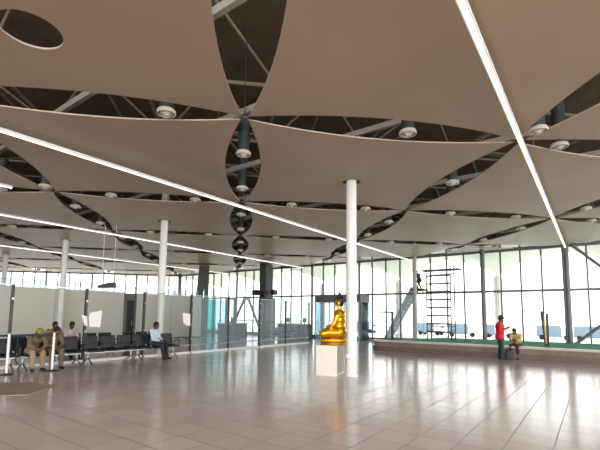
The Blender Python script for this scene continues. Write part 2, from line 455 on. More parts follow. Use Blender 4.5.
# dark columns at the far glazing
e = empty('square_column', (1.95, 29.4, 0))
MB().box((0, 0, 2.95), (.62, .62, 5.9), rz=PI/4, bev=.02).build('shaft', M_duct, e)
tag(e, 'dark grey square column by the far glazing with black boxes around it', 'column')
for dx, dy, z, w_, lab in ((-.7, -.3, 3.22, .5, 'black box on the left of the dark square column'), (.62, -.45, 3.25, .45, 'black box on the right of the dark square column'), (-.1, -.62, 3.12, .4, 'black box on the front of the dark square column')):
    b_ = MB(); b_.box((0, 0, 0), (w_, .3, .36), rz=PI/4, bev=.02)
    b_.box((-.1 if dx > 0 else .1, .12, .2), (.04, .3, .06), rz=PI/4)
    o_ = b_.build('black_box', M_black); o_.location = (1.95+dx, 29.4+dy, z); tag(o_, lab, 'box')
e = empty('raking_column', (-2.5, 32, 0))
MB().box((.05, 0, 2.9), (.34, .34, 5.8), bev=.02).build('upright', M_duct, e)
m_ = MB(); m_.slab([(-1.0, 0, 0), (-.55, 0, 0), (.1, 0, 5.75), (-.5, 0, 5.75)], (0, 1, 0), .3); m_.build('raking_leg', M_duct, e)
tag(e, 'dark two-legged column with one raking leg by the far glazing', 'column')

# ------------------------------------------------------------ glass screen on the left
def onGP(x, c=GP): return Vector((x, x+c, 0))
posts_x = [-11.2, -9.65, -8.1, -6.5, -5.0, -3.48, -1.93, -.42, 1.08, 2.6, 4.18]
nn = ['far left', '', '', '']
locs = ['outermost at the left', 'left of the frame edge', 'next to the left frame edge', 'behind the two people in khaki', 'with two paper sheets, behind the dark seats',
        'behind the seated man in a pale shirt', 'right of the single paper sheet', 'in front of the teal booth', 'beside the dark portal frames', 'farthest right, ending at the last post']
for k in range(len(posts_x)-1):
    p = onGP(posts_x[k]); q = onGP(posts_x[k+1]); L = (q-p).length
    e = empty('glass_screen', p, PI/4)
    MB().box((0, 0, 1.21), (.07, .1, 2.42), bev=.008).build('post', M_post, e)
    if k == len(posts_x)-2: MB().box((L, 0, 1.21), (.07, .1, 2.42), bev=.008).build('post', M_post, e)
    MB().box((L/2, 0, 1.24), (L-.08, .014, 2.3)).build('glass_pane', M_pglass if k < 6 else M_sglass, e)
    MB().box((L/2, 0, .34), (L-.07, .05, .05)).build('lower_rail', M_chrome, e)
    MB().box((L/2, 0, .04), (L-.07, .14, .08)).build('kerb', M_white, e)
    MB().box((L/2, 0, 2.41), (L-.07, .035, .03)).build('top_rail', M_chrome, e)
    post_ = [c_ for c_ in e.children if c_.name.startswith('post')][0]
    for z in ((.6, 1.2, 1.8, 2.2) if k > 5 else (1.0, 2.0)):
        MB().tube((.0, -.07, z), (.0, .07, z), .03, seg=10).build('clamp', M_chrome, post_)
    tag(e, 'framed clear glass screen panel with dark post, '+locs[k], 'glass screen')
# paper sheets
def paper(pts, lab):
    c = -.02
    vs = [Vector((x-c*R2*1.2, y+c*R2*1.2, z)) for x, y, z in pts]
    vs = [Vector((x+.03, x+GP-.03-.03, z)) for x, y, z in pts]
    o_ = MB().slab(vs, (-1, 1, 0), .006).build('paper_sheet', M_paper); tag(o_, lab, 'paper')
paper([(-4.93, 0, 1.50), (-4.90, 0, 1.15), (-4.64, 0, 1.13), (-4.62, 0, 1.70), (-4.9, 0, 1.62)], 'larger white paper sheet taped on the glass above the dark seats')
paper([(-5.1, 0, 1.55), (-4.98, 0, 1.5), (-4.94, 0, 1.17), (-5.02, 0, 1.2)], 'smaller torn white paper sheet left of the larger one on the glass')
paper([(-2.25, 0, 1.66), (-1.98, 0, 1.62), (-1.97, 0, 1.12), (-2.1, 0, 1.16), (-2.22, 0, 1.24)], 'white paper sheet on the glass right of the seated man in a pale shirt')

# ------------------------------------------------------------ cream booths behind the glass
CP = 31.6
def cp(x, z=0): return Vector((x, x+CP, z))
xs = [-17.0, -14.6, -12.1, -9.75, -6.62, -6.1, -4.55, -2.55]
cl = ['far left', 'left edge', 'second from the left edge', 'behind the statue-side column row, wide', None, 'right of the dark doorway', 'farthest right beside the teal glass']
pan = [(-17, -14.6), (-14.6, -12.1), (-12.1, -9.3), (-9.3, -6.64), (-6.08, -4.3), (-4.3, -2.55)]
pl = ['outermost at the left', 'at the left frame edge', 'behind the two people in khaki', 'left of the dark doorway', 'right of the dark doorway', 'farthest right, next to the teal glass']
for (xa, xb), l_ in zip(pan, pl):
    p, q = cp(xa), cp(xb); L = (q-p).length
    e = empty('booth_wall_panel', p, PI/4)
    MB().box((L/2, 0, 1.4), (L-.03, .08, 2.72), bev=.004).build('panel', M_cream, e)
    MB().box((L/2, 0, .06), (L-.03, .1, .1)).build('skirting', M_mull, e)
    MB().box((L/2, 0, 2.8), (L-.03, .1, .08)).build('top_trim', M_cream, e)
    tag(e, 'tall cream booth wall panel behind the glass, '+l_, 'wall panel')
p = cp(-6.6); e = empty('booth_doorway', p, PI/4); L = .72
m_ = MB(); m_.box((.06, 0, 1.4), (.12, .12, 2.8)); m_.box((L-.06, 0, 1.4), (.12, .12, 2.8)); m_.box((L/2, 0, 2.6), (L, .12, .4)); m_.build('frame', M_mull, e)
MB().box((L/2, .02, 1.2), (L-.24, .06, 2.4)).build('door_leaf', M_black, e)
MB().box((L/2+.15, -.03, 1.05), (.03, .05, .3)).build('handle', M_chrome, [c_ for c_ in e.children if c_.name.startswith('door_leaf')][0])
tag(e, 'narrow dark doorway in a grey frame between cream booth panels', 'doorway')

# small clerestory glass above booths
for (xa, xb), l_ in zip([(-17, -12.1), (-12.1, -7.2), (-7.2, -2.55)], ['at the left', 'in the middle', 'nearest the teal glass']):
    p, q = cp(xa), cp(xb); L = (q-p).length
    e = empty('booth_top_glass', (p.x-.25, p.y+.25, 0), PI/4)
    MB().box((L/2, 0, 3.05), (L, .012, .42)).build('glass_strip', M_hglass, e)
    m_ = MB(); k = .0
    while k < L: m_.box((k, 0, 1.63), (.04, .04, 3.26)); k += 1.7
    m_.build('upright', M_chrome, e)
    tag(e, 'pale bluish glass strip standing above the cream booths '+l_, 'glass strip')

# teal glass booth
p = cp(-2.45); e = empty('teal_glass_booth', p, PI/4)
MB().box((.55, 0, 1.35), (1.1, .03, 2.7)).build('glass_pane', M_tglass, e)
MB().box((1.75, 0, 1.35), (1.25, .02, 2.7)).build('glass_pane', M_bglass, e)
MB().box((.0, 1.0, 1.35), (.03, 2.0, 2.7)).build('glass_pane', M_tglass, e)
MB().box((0, 0, 1.37), (.12, .12, 2.74)).build('post', M_post, e)
MB().box((1.12, 0, 1.37), (.05, .05, 2.74)).build('post', M_post, e)
tag(e, 'teal tinted glass booth corner right of the cream panels', 'glass booth')

# A-shaped prop and portal frames behind the glass
e = empty('a_frame_prop', (.6, 29.2, 0), 0)
m_ = MB(); m_.tube((-1.25, 0, 0), (-.15, 0, 2.75), .09); m_.build('leg', M_post, e, True)
m_ = MB(); m_.tube((1.25, 0, 0), (.15, 0, 2.75), .09); m_.build('leg', M_post, e, True)
m_ = MB(); m_.box((0, 0, 2.75), (.5, .2, .16), bev=.02); m_.build('head_plate', M_post, e)
m_ = MB(); m_.box((0, 0, 1.2), (1.5, .06, .06)); m_.build('tie_bar', M_post, e)
tag(e, 'dark A-shaped steel prop seen through the glass screen', 'prop')
def portal(x, y, w_, h, lab):
    e = empty('portal_frame', (x, y, 0), PI/4*.2)
    for sx in (-1, 1): MB().box((sx*w_/2, 0, h/2), (.14, .2, h)).build('upright', M_post, e)
    MB().box((0, 0, h-.08), (w_+.14, .2, .16)).build('lintel', M_post, e)
    MB().box((0, .0, h*.42), (w_-.1, .04, .12)).build('cross_bar', M_post, e)
    tag(e, lab, 'frame')
portal(2.0, 26.8, .8, 2.75, 'tall dark portal frame behind the glass screen, beneath the black boxes')
portal(-.45, 25.4, .5, 2.7, 'narrow dark portal frame behind the glass screen near the teal booth')

# counters seen through the screen
def counter(x, y, w_, rz, lab):
    e = empty('service_counter', (x, y, 0), rz)
    MB().box((0, 0, .5), (w_, .6, 1.0), bev=.02).build('body', M_duct, e)
    MB().box((0, 0, 1.03), (w_+.1, .72, .05), bev=.01).build('worktop', M_beam, e)
    m_ = MB(); m_.box((0, 0, 1.3), (.42, .04, .3)); m_.box((0, 0, 1.1), (.05, .05, .15)); m_.box((0, 0, 1.06), (.2, .16, .02)); m_.build('monitor', M_black, [c_ for c_ in e.children if c_.name.startswith('worktop')][0])
    tag(e, lab, 'counter')
counter(-.3, 28.0, 2.2, PI/4, 'dark service counter behind the glass near the teal booth')
counter(3.6, 28.6, 1.8, PI/4, 'dark service counter with monitor behind the glass, left of the statue')
counter(4.5, 27.0, .9, PI/4, 'small dark counter between the last glass post and the statue')

# entrance vestibule at the glazing
e = empty('entrance_vestibule', (6.9, 26.35, 0), -PI/4)
MB().box((0, 0, 2.78), (3.5, 1.3, .5), bev=.01).build('lintel', M_mull, e)
for x in (-1.75, -.6, .6, 1.75):
    MB().box((x, -.6, 1.27), (.06, .06, 2.54)).build('upright', M_mull, e)
for x in (-1.17, 0, 1.17):
    MB().box((x, -.6, 1.27), (1.08, .016, 2.5)).build('glass_panel', M_hglass, e)
for x in (-1.75, 1.75):
    MB().box((x, 0, 1.27), (.02, 1.15, 2.5)).build('glass_panel', M_bglass, e)
tag(e, 'glass entrance vestibule with a grey lintel behind the statue', 'vestibule')

# suspended sign on two wires
e = empty('hanging_sign', (-5.45, 17.85, 2.78), math.radians(-8))
m_ = MB(); m_.slab([(-.36, 0, -.12), (.36, 0, -.1), (.36, 0, .12), (.1, 0, .12), (-.36, 0, -.02)], (0, 1, 0), .14); m_.build('sign_box', M_black, e)
for x in (-.22, .26): MB().tube((x, 0, .0), (x, 0, ZC-2.8), .012, seg=6).build('wire', M_white, e)
tag(e, 'small dark sign hanging on two long thin wires at the left', 'sign')

# ------------------------------------------------------------ seating
def make_bench(n_=3):
    """tandem seating, local x along the row, facing -y"""
    e = empty('tandem_bench'); P = .58; w_ = P*n_
    MB().box((0, .02, .36), (w_-.05, .07, .07), bev=.01).build('beam', M_chrome, e)
    for k in range(n_):
        x = (k-(n_-1)/2)*P
        MB().box((x, -.06, .43), (.5, .46, .06), rot=Matrix.Rotation(math.radians(4), 4, 'X') @ Matrix(), bev=.02).build('seat', M_seat, e)
        MB().box((x, .23, .665), (.5, .05, .42), rot=Matrix.Rotation(math.radians(-11), 4, 'X'), bev=.02).build('backrest', M_seat, e)
    for k in range(n_+1):
        x = (k-n_/2)*P
        m_ = MB(); m_.box((x, -.04, .63), (.045, .34, .03), bev=.01); m_.tube((x, -.16, .4), (x, -.18, .62), .014); m_.tube((x, .14, .4), (x, .1, .62), .014)
        m_.build('armrest', M_post, e)
    for s_ in (-1, 1):
        x = s_*(w_/2-.14); m_ = MB()
        m_.tube((x, .02, .36), (x, .02, .18), .03); m_.tube((x, .02, .2), (x, -.27, .025), .022); m_.tube((x, .02, .2), (x, .3, .025), .022)
        m_.ell((x, -.28, .02), (.03, .04, .018)); m_.ell((x, .31, .02), (.03, .04, .018))
        m_.build('leg', M_chrome, e)
    return e
SP = 18.35
bench = make_bench()
def place_bench(o_, x, c, lab, grp=None):
    o_.location = (x, x+c, 0); o_.rotation_euler = (0, 0, PI/4); tag(o_, lab, 'bench', grp)
    return o_
place_bench(bench, -2.9, SP, 'row of three dark seats with the man in a pale shirt sitting on it')
for x, lab in ((-4.11, 'row of three empty dark seats between the two occupied rows'),
               (-5.38, 'row of three dark seats with the two people in khaki on it'),
               (-6.63, 'row of three dark seats at the left frame edge'),
               (-7.9, 'row of three dark seats outermost at the left')):
    place_bench(copy_tree(bench), x, SP, lab)
for x, lab in ((-6.49, 'row of dark seats behind the glass with the person in an ochre top'), (-5.25, 'row of dark seats behind the glass showing above the front row, by the papers'), (-3.75, 'row of dark seats behind the glass behind the man in a pale shirt')):
    place_bench(copy_tree(bench), x, 21.2, lab)
for x, y, lab in ((4.6, 28.3, 'dark seat row beside the far counter behind the glass'), (3.0, 25.3, 'dark low seat row behind the glass by the last post')):
    b_ = copy_tree(bench); b_.location = (x, y, 0); b_.rotation_euler = (0, 0, PI/4); tag(b_, lab, 'bench')

# ------------------------------------------------------------ belt stanchions
def stanchion(x, y, lab, belt_to=None):
    e = empty('belt_stanchion', (x, y, 0))
    MB().lathe([(0, 0), (.17, 0), (.17, .015), (.05, .035), (.03, .05), (0, .05)], seg=24).build('base', M_black, e, True)
    MB().lathe([(0, .04), (.033, .04), (.033, .96), (0, .96)], seg=16).build('pole', M_white, e, True)
    MB().lathe([(0, .94), (.04, .94), (.04, 1.05), (.02, 1.07), (0, 1.07)], seg=16).build('belt_head', M_chrome, e, True)
    if belt_to:
        d = Vector((belt_to[0]-x, belt_to[1]-y, 0)); m_ = MB()
        m_.box(d/2+Vector((0, 0, 1.0)), (d.length-.08, .006, .055), rz=math.atan2(d.y, d.x)); m_.build('belt', M_belt, e)
    tag(e, lab, 'stanchion')
stanchion(-5.83, 11.53, 'white belt post at the left edge in front of the people in khaki', (-6.9, 10.7))
stanchion(-5.03, 12.2, 'white belt post standing before the second person in khaki', (-5.83, 11.53))

tag(MB().prism([(-6.3, 10.2), (-4.9, 10.3), (-3.87, 9.78), (-4.0, 8.75), (-5.3, 8.6)], 0, .008).build('floor_layer', M_patch), 'flat brownish patch on the floor at the left edge', 'mat')  # thin flat slab, browner than the tiles around it

# ------------------------------------------------------------ planter
e = empty('turf_planter', (6.5, 18.7, 0)); o0 = e.location
def pl_(x, y): return (x-o0.x, y-o0.y)
def planter_poly(off):
    A = Vector((6.35, 18.8)); Bf = Vector((19.5, 5.9)); nrm = Vector((R2, R2)); t = (Bf-A).normalized()
    pts = []
    r_ = .4
    c_ = A+nrm*r_+t*r_
    for k in range(8):
        a_ = k/7*PI/2
        pts.append(c_-t*math.cos(a_)*(r_-off)-nrm*math.sin(a_)*(r_-off))
    pts.append(Bf+nrm*off+t*0)
    pts.append(Vector((23.3, 10.6)))
    E_ = A+nrm*6.0-t*0
    pts.append(Vector((A.x+5.55+off*R2, 34.25-(A.x+5.55+off*R2))))
    return [pl_(p_.x, p_.y) for p_ in pts]
MB().prism(planter_poly(0), 0, .22).build('lower_course', M_stone2, e)
MB().prism(planter_poly(.05), .22, .42).build('upper_course', M_stone, e)
def ring(o1, o2, z0, z1):
    P1, P2 = planter_poly(o1), planter_poly(o2); m_ = MB(); n_ = 9
    bm = m_.bm
    A = [[bm.verts.new((x, y, z)) for x, y in P] for P in (P1, P2) for z in (z0, z1)]
    for k in range(n_-1):
        for a, b in ((0, 1), (1, 3), (3, 2), (2, 0)):
            bm.faces.new((A[a][k], A[a][k+1], A[b][k+1], A[b][k]))
    return m_
m_ = ring(.0, .3, .42, .5)
m_.build('coping', M_coping, e)
MB().prism(planter_poly(.3), .42, .425).build('turf', M_turf, e)
tag(e, 'long low brown stone planter with pale coping and green turf under the glazing', 'planter')
TZ = .425
# ------------------------------------------------------------ scaffold tower
def at_turf(s_, c): return fac(s_, c)
base = Vector((10.38, 19.7, TZ))
e = empty('scaffold_tower', base, -PI/4)
wS, dS = 1.25, .7
for x in (-wS/2, wS/2):
    for y in (0, dS):
        MB().tube((x, y, 0), (x, y, 3.95), .034, seg=8).build('standard', M_scaf, e)
for z in [.42+.42*k for k in range(8)]:
    m_ = MB(); m_.tube((-wS/2, 0, z), (wS/2, 0, z), .043, seg=6); m_.build('rung', M_scaf, e)
for z in (.5, 1.9, 3.3):
    for x in (-wS/2, wS/2): MB().tube((x, 0, z), (x, dS, z), .02, seg=6).build('ledger', M_scaf, e)
    MB().tube((-wS/2, dS, z+.2), (wS/2, dS, z+.2), .02, seg=6).build('ledger', M_scaf, e)
MB().box((.05, dS/2, 3.68), (1.95, .6, .07)).build('plank_deck', M_scaf, e)
tag(e, 'dark steel scaffold tower with plank deck standing in the planter', 'scaffold')

# L-shaped pole
e = empty('bent_pole', (7.85, 19.75, TZ), 0)
MB().box((0, 0, .72), (.1, .1, 1.44)).build('upright', M_black, e)
MB().box((-.36, .0, 1.41), (.72, .1, .08), rz=0).build('arm', M_black, e)
tag(e, 'black inverted-L pole at the left end of the planter', 'pole')
# leaning planks
for k, (x, y, rx, m1, lab) in enumerate(((13.2, 15.72, .03, M_black, 'dark plank with a yellow strip leaning at the glazing, left one of two'), (13.26, 15.66, -.02, M_post, 'dark narrow plank leaning at the glazing, right one of two'))):
    e = empty('leaning_plank', (x, y, TZ), -PI/4)
    m_ = MB(); m_.slab([(-.05, 0, 0), (.05, 0, 0), (.05-.12*(k == 0)*1.0, .0, 1.5-.1*k), (-.05-.12*(k == 0), 0, 1.5-.1*k)], (0, 1, 0), .04); m_.build('board', m1, e)
    if k == 0: MB().slab([(-.0, -.03, .1), (.045, -.03, .1), (.0, -.03, 1.05), (-.045, -.03, 1.05)], (0, 1, 0), .01).build('yellow_strip', mat('yellow_tape', (214, 176, 60), .5), e)
    tag(e, lab, 'plank')

# ------------------------------------------------------------ outside
tag(MB().slab([(-80, -40, -.25), (160, -40, -.25), (160, 160, -.25), (-80, 160, -.25)], (0, 0, 1), .1).build('ground', M_tarmac), 'pale concrete apron outside beyond the glazing', 'ground', kind='structure')
# outside canopy membranes with scalloped outer edge
for k in range(-5, 5):
    s0, s1 = -5.9+7.86*k, -5.9+7.86*(k+1)
    m_ = MB(); bm = m_.bm; rows = []
    for a_ in range(13):
        t = a_/12; s_ = s0+(s1-s0)*t; sc = 1-(2*t-1)**2
        row = []
        for b_ in range(7):
            v = b_/6; out = v*(9.5-1.6*sc); p_ = fac(s_, FC+.5+out/R2)
            z = 6.0-.35*v+.55*v*sc-.75*v*v*(1-sc)
            row.append(bm.verts.new((p_.x, p_.y, z)))
        rows.append(row)
    for a_ in range(12):
        for b_ in range(6): bm.faces.new((rows[a_][b_], rows[a_+1][b_], rows[a_+1][b_+1], rows[a_][b_+1]))
    o_ = m_.build('outdoor_canopy', M_canopy, None, True)
    tag(o_, 'cream scalloped membrane canopy outside above the glazing', 'canopy', 'scalloped canopies outside the glazing')
    p_ = fac(s0, FC+.5+8.4/R2); e = empty('canopy_column', (p_.x, p_.y, -.2))
    MB().lathe([(0, 0), (.28, 0), (.28, 4.8), (.1, 5.05), (0, 5.05)], seg=20).build('shaft', M_white, e, True)
    MB().lathe([(.28, 0), (.4, 0), (.4, .3), (.28, .35)], seg=20).build('footing', M_tarmac, e, True)
    tag(e, 'pale round column outside holding up the canopy', 'column', 'canopy columns outside the glazing')
# vehicles on the apron
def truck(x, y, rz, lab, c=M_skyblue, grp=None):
    e = empty('service_truck', (x, y, -.2), rz); e.scale = (.5,)*3
    MB().box((-.7, 0, 1.5), (3.6, 2.0, 1.9), bev=.08).build('cargo_box', c, e)
    m_ = MB(); m_.slab([(1.15, 0, .6), (2.7, 0, .6), (2.7, 0, 1.4), (2.3, 0, 2.2), (1.15, 0, 2.2)], (0, 1, 0), 1.9); m_.build('cab', M_white, e)
    MB().slab([(2.62, 0, 1.45), (2.3, 0, 2.05), (2.36, 0, 2.05), (2.72, 0, 1.45)], (0, 1, 0), 1.7).build('windscreen', M_duct, e)
    for sx in (-1.7, 1.9):
        for sy in (-.95, .95): MB().tube((sx, sy-.12, .42), (sx, sy+.12, .42), .42, seg=20).build('wheel', M_tyre, e)
    MB().box((.3, 0, .6), (4.6, 1.6, .2)).build('chassis', M_post, e)
    tag(e, lab, 'truck', grp)
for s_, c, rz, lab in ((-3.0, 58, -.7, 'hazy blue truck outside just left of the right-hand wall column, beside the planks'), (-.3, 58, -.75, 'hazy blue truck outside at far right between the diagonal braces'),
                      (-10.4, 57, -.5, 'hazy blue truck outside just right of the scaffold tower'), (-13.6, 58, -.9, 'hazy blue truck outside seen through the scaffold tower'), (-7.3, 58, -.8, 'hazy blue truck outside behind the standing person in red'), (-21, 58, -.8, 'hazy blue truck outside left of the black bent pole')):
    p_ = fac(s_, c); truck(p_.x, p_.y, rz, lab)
# boarding stairs outside
p_ = fac(-10.6, FC+3.2)
e = empty('mobile_stairs', (p_.x, p_.y, -.2), -PI/4)
M_hz = mat('pale_blue_steel', (204, 214, 226), .4); e.scale = (.8, .8, .97); e.location += Vector((R2, -R2, 0))*.05
MBs = MB()
for sy in (-.5, .5):
    MB().slab([(-1.9, sy, .3), (-1.5, sy, .3), (.9, sy, 3.6), (.9, sy, 3.95), (.6, sy, 3.95)], (0, 1, 0), .06).build('stringer', M_hz, e)
    MB().tube((-1.9, sy, 1.3), (.7, sy, 4.9), .03).build('handrail', M_hz, e)
    m_ = MB()
    for k in range(7): m_.tube((-1.8+k*.4, sy, .45+k*.54), (-1.8+k*.4, sy, 1.42+k*.54), .02, seg=6)
    m_.build('baluster', M_hz, e)
for k in range(12):
    MB().box((-1.6+k*.21, 0, .5+k*.29), (.24, 1.0, .03)).build('tread', M_hz, e)
MB().box((1.2, 0, 3.75), (1.1, 1.1, .18)).build('platform', M_post, e)
for x, y in ((.75, -.45), (.75, .45), (1.65, -.45), (1.65, .45)): MB().tube((x, y, .1), (x, y, 3.7), .045).build('leg', M_hz, e)
MB().box((0, 0, .35), (3.8, 1.1, .12)).build('chassis', M_hz, e)
tag(e, 'pale blue mobile stairs outside the glazing rising to a dark platform', 'stairs')
STAIR_TOP = e.matrix_basis @ Vector((1.2, 0, 3.84))

# ------------------------------------------------------------ Buddha-like statue on plinth
pc = Vector((2.78, 11.02, 0))
PR = math.radians(-28); PU = Vector((math.cos(PR), math.sin(PR), 0)); PVv = Vector((-PU.y, PU.x, 0)); PC = Vector((2.585, 11.1, 0))
e = empty('statue_plinth', PC, PR)
MB().box((0, 0, .4), (.58, .84, .8), bev=.006).build('box_body', M_creamd, e)
MB().box((-.0, 0, .805), (.6, .86, .012)).build('top_board', M_creamd, e)
MB().box((.292, .0, .43), (.006, .83, .72)).build('side_shade', mat('grey_beige_side_shade', (176, 168, 152), .6), e)  # thin sheet in a darker colour, paints the plinth's shaded side
tag(e, 'cream box plinth carrying the gold statue', 'plinth')
st = empty('seated_statue', tuple(PC+PU*.085+PVv*.02+Vector((0, 0, .811))), PR+PI)
m_ = MB()
m_.lathe([(0, 0), (.96, 0), (1.0, .03), (.98, .06), (.9, .075), (.93, .1), (.99, .13), (.98, .17), (.88, .2), (0, .2)], sx=.34, sy=.41, seg=48)
m_.build('lotus_base', M_gold2, st, True)
m_ = MB()
for k in range(26):
    a_ = 2*PI*k/26; m_.ell((.325*math.cos(a_), .39*math.sin(a_), .125), (.03, .045, .05), rot=Matrix.Rotation(a_, 4, 'Z'), seg=10)
m_.build('petal_band', M_gold, st, True)
m_ = MB()
for s_ in (-1, 1):
    m_.limb([(-.16, s_*.12, .33), (.06, s_*.27, .34), (.2, s_*.34, .31)], [.155, .135, .11])
    m_.limb([(.2, s_*.34, .3), (.31, s_*.12, .28), (.29, -s_*.06, .3)], [.1, .085, .06])
    m_.limb([(-.12, s_*.2, .93-.04), (-.13, s_*.27, .8), (-.08, s_*.3, .58), (-.02, s_*.3, .52), (.1, s_*.18, .5), (.17, s_*.05, .49)], [.085, .085, .068, .066, .05, .04])
m_.ell((-.17, 0, .36), (.21, .27, .2)); m_.ell((-.16, 0, .52), (.165, .21, .17)); m_.ell((-.15, 0, .68), (.165, .21, .18)); m_.ell((-.14, 0, .82), (.155, .24, .15))
m_.ell((-.14, 0, .9), (.1, .2, .07)); m_.limb([(-.13, 0, .9), (-.11, 0, 1.08)], [.075, .06])
m_.ell((-.11, 0, 1.19), (.108, .098, .135)); m_.ell((-.06, 0, 1.11), (.065, .06, .06)); m_.ell((.006, 0, 1.165), (.022, .016, .03)); m_.ell((-.005, 0, 1.115), (.014, .028, .009))
for s_ in (-1, 1): m_.ell((-.12, s_*.1, 1.15), (.024, .014, .065))
m_.ell((.08, 0, .33), (.27, .3, .15))
body = m_.fused('body', M_gold, st, vox=.011, smooth=3)
# robe folds & sash
for k in range(5):
    t = k/4; m_ = MB()
    m_.limb([(-.02-.03*t, .21-.03*t, .9-.02*k), (.0, .1-.05*t, .82-.07*k), (-.01, -.08, .7-.06*k), (-.06, -.18, .62-.05*k)], [.014]*4, seg=8); m_.build('robe_fold', M_gold2, st, True)
for k in range(3):
    m_ = MB(); m_.limb([(.27, -.3+.02*k, .37-.045*k), (.36, -.1, .33-.045*k), (.37, .1, .33-.045*k), (.27, .3-.02*k, .37-.045*k)], [.013]*4, seg=8); m_.build('robe_fold', M_gold2, st, True)
m_ = MB()
for s_ in (-1, 1):
    m_.ell((.15, s_*.05, .505), (.07, .04, .022))
    for f in range(4): m_.limb([(.13+.0*f, -s_*.0+s_*.03, .515), (.14+f*.018, -s_*.05, .52), (.135+f*.018, -s_*.085, .51)], [.011, .0105, .008], seg=8)
    m_.limb([(.12, s_*.05, .52), (.1, s_*.0, .545)], [.012, .009], seg=8)
m_.build('hands', M_gold, st, True)
m_ = MB(); m_.ell((-.135, 0, 1.235), (.112, .106, .118)); m_.ell((-.155, 0, 1.16), (.088, .1, .11)); m_.limb([(-.12, 0, 1.34), (-.12, 0, 1.41), (-.12, 0, 1.48)], [.065, .045, .012])
# scalp bumps
for a_ in range(14):
    for b_ in range(5):
        th = b_/5*1.3; ph = a_/14*2*PI
        m_.ell((-.135+.111*math.sin(th)*math.cos(ph), .104*math.sin(th)*math.sin(ph), 1.235+.116*math.cos(th)), .015, seg=6)
m_.build('hair', mat('blue_black_hair', (22, 24, 34), .5, noise=30, amt=.3), st, True)
for s_ in (-1, 1):
    MB().ell((-.008, s_*.035, 1.2), (.008, .018, .006)).build('eye', M_black, st)
for c_ in st.children:      # upright spine set back over the hips
    if c_.name.startswith(('lotus', 'petal')): continue
    for v_ in c_.data.vertices:
        t = min(1, max(0, (v_.co.z-.42)/.5)); v_.co.x -= .055*t*t*(3-2*t)
tag(st, 'large golden seated statue in profile with black hair on the cream plinth', 'statue')

# ------------------------------------------------------------ people
M_skin = mat('dark_brown_skin', (92, 62, 48), .5, noise=12, amt=.08)
M_skin2 = mat('brown_skin', (128, 84, 60), .5, noise=12, amt=.08)
M_hair = mat('black_hair', (18, 16, 16), .8, noise=50, amt=.3, bump=.5)
M_eye = mat('eye_white', (235, 232, 228), .2)
def V(*a): return Vector(a)
def hand(m_, w, d, palm, curl=.5):
    """w wrist, d direction, palm = side vector of the thumb"""
    d = d.normalized(); t = palm.normalized(); nrm = d.cross(t).normalized()
    c = w+d*.05
    m_.limb([w, w+d*.045], [.026, .03], seg=10)
    for k, ln in enumerate((.075, .085, .08, .06)):
        b0 = w+d*.07+t*(.03-.02*k)
        b1 = b0+(d*math.cos(curl*.6)+nrm*math.sin(curl*.6)).normalized()*ln*.5
        b2 = b1+(d*math.cos(curl*1.6)+nrm*math.sin(curl*1.6)).normalized()*ln*.5
        m_.limb([w+d*.035+t*(.02-.013*k), b0, b1, b2], [.013, .0105, .0095, .008], seg=8)
    m_.limb([w+d*.015+t*.022, w+d*.045+t*.05, w+d*.08+t*.056+nrm*.015], [.014, .011, .009], seg=8)
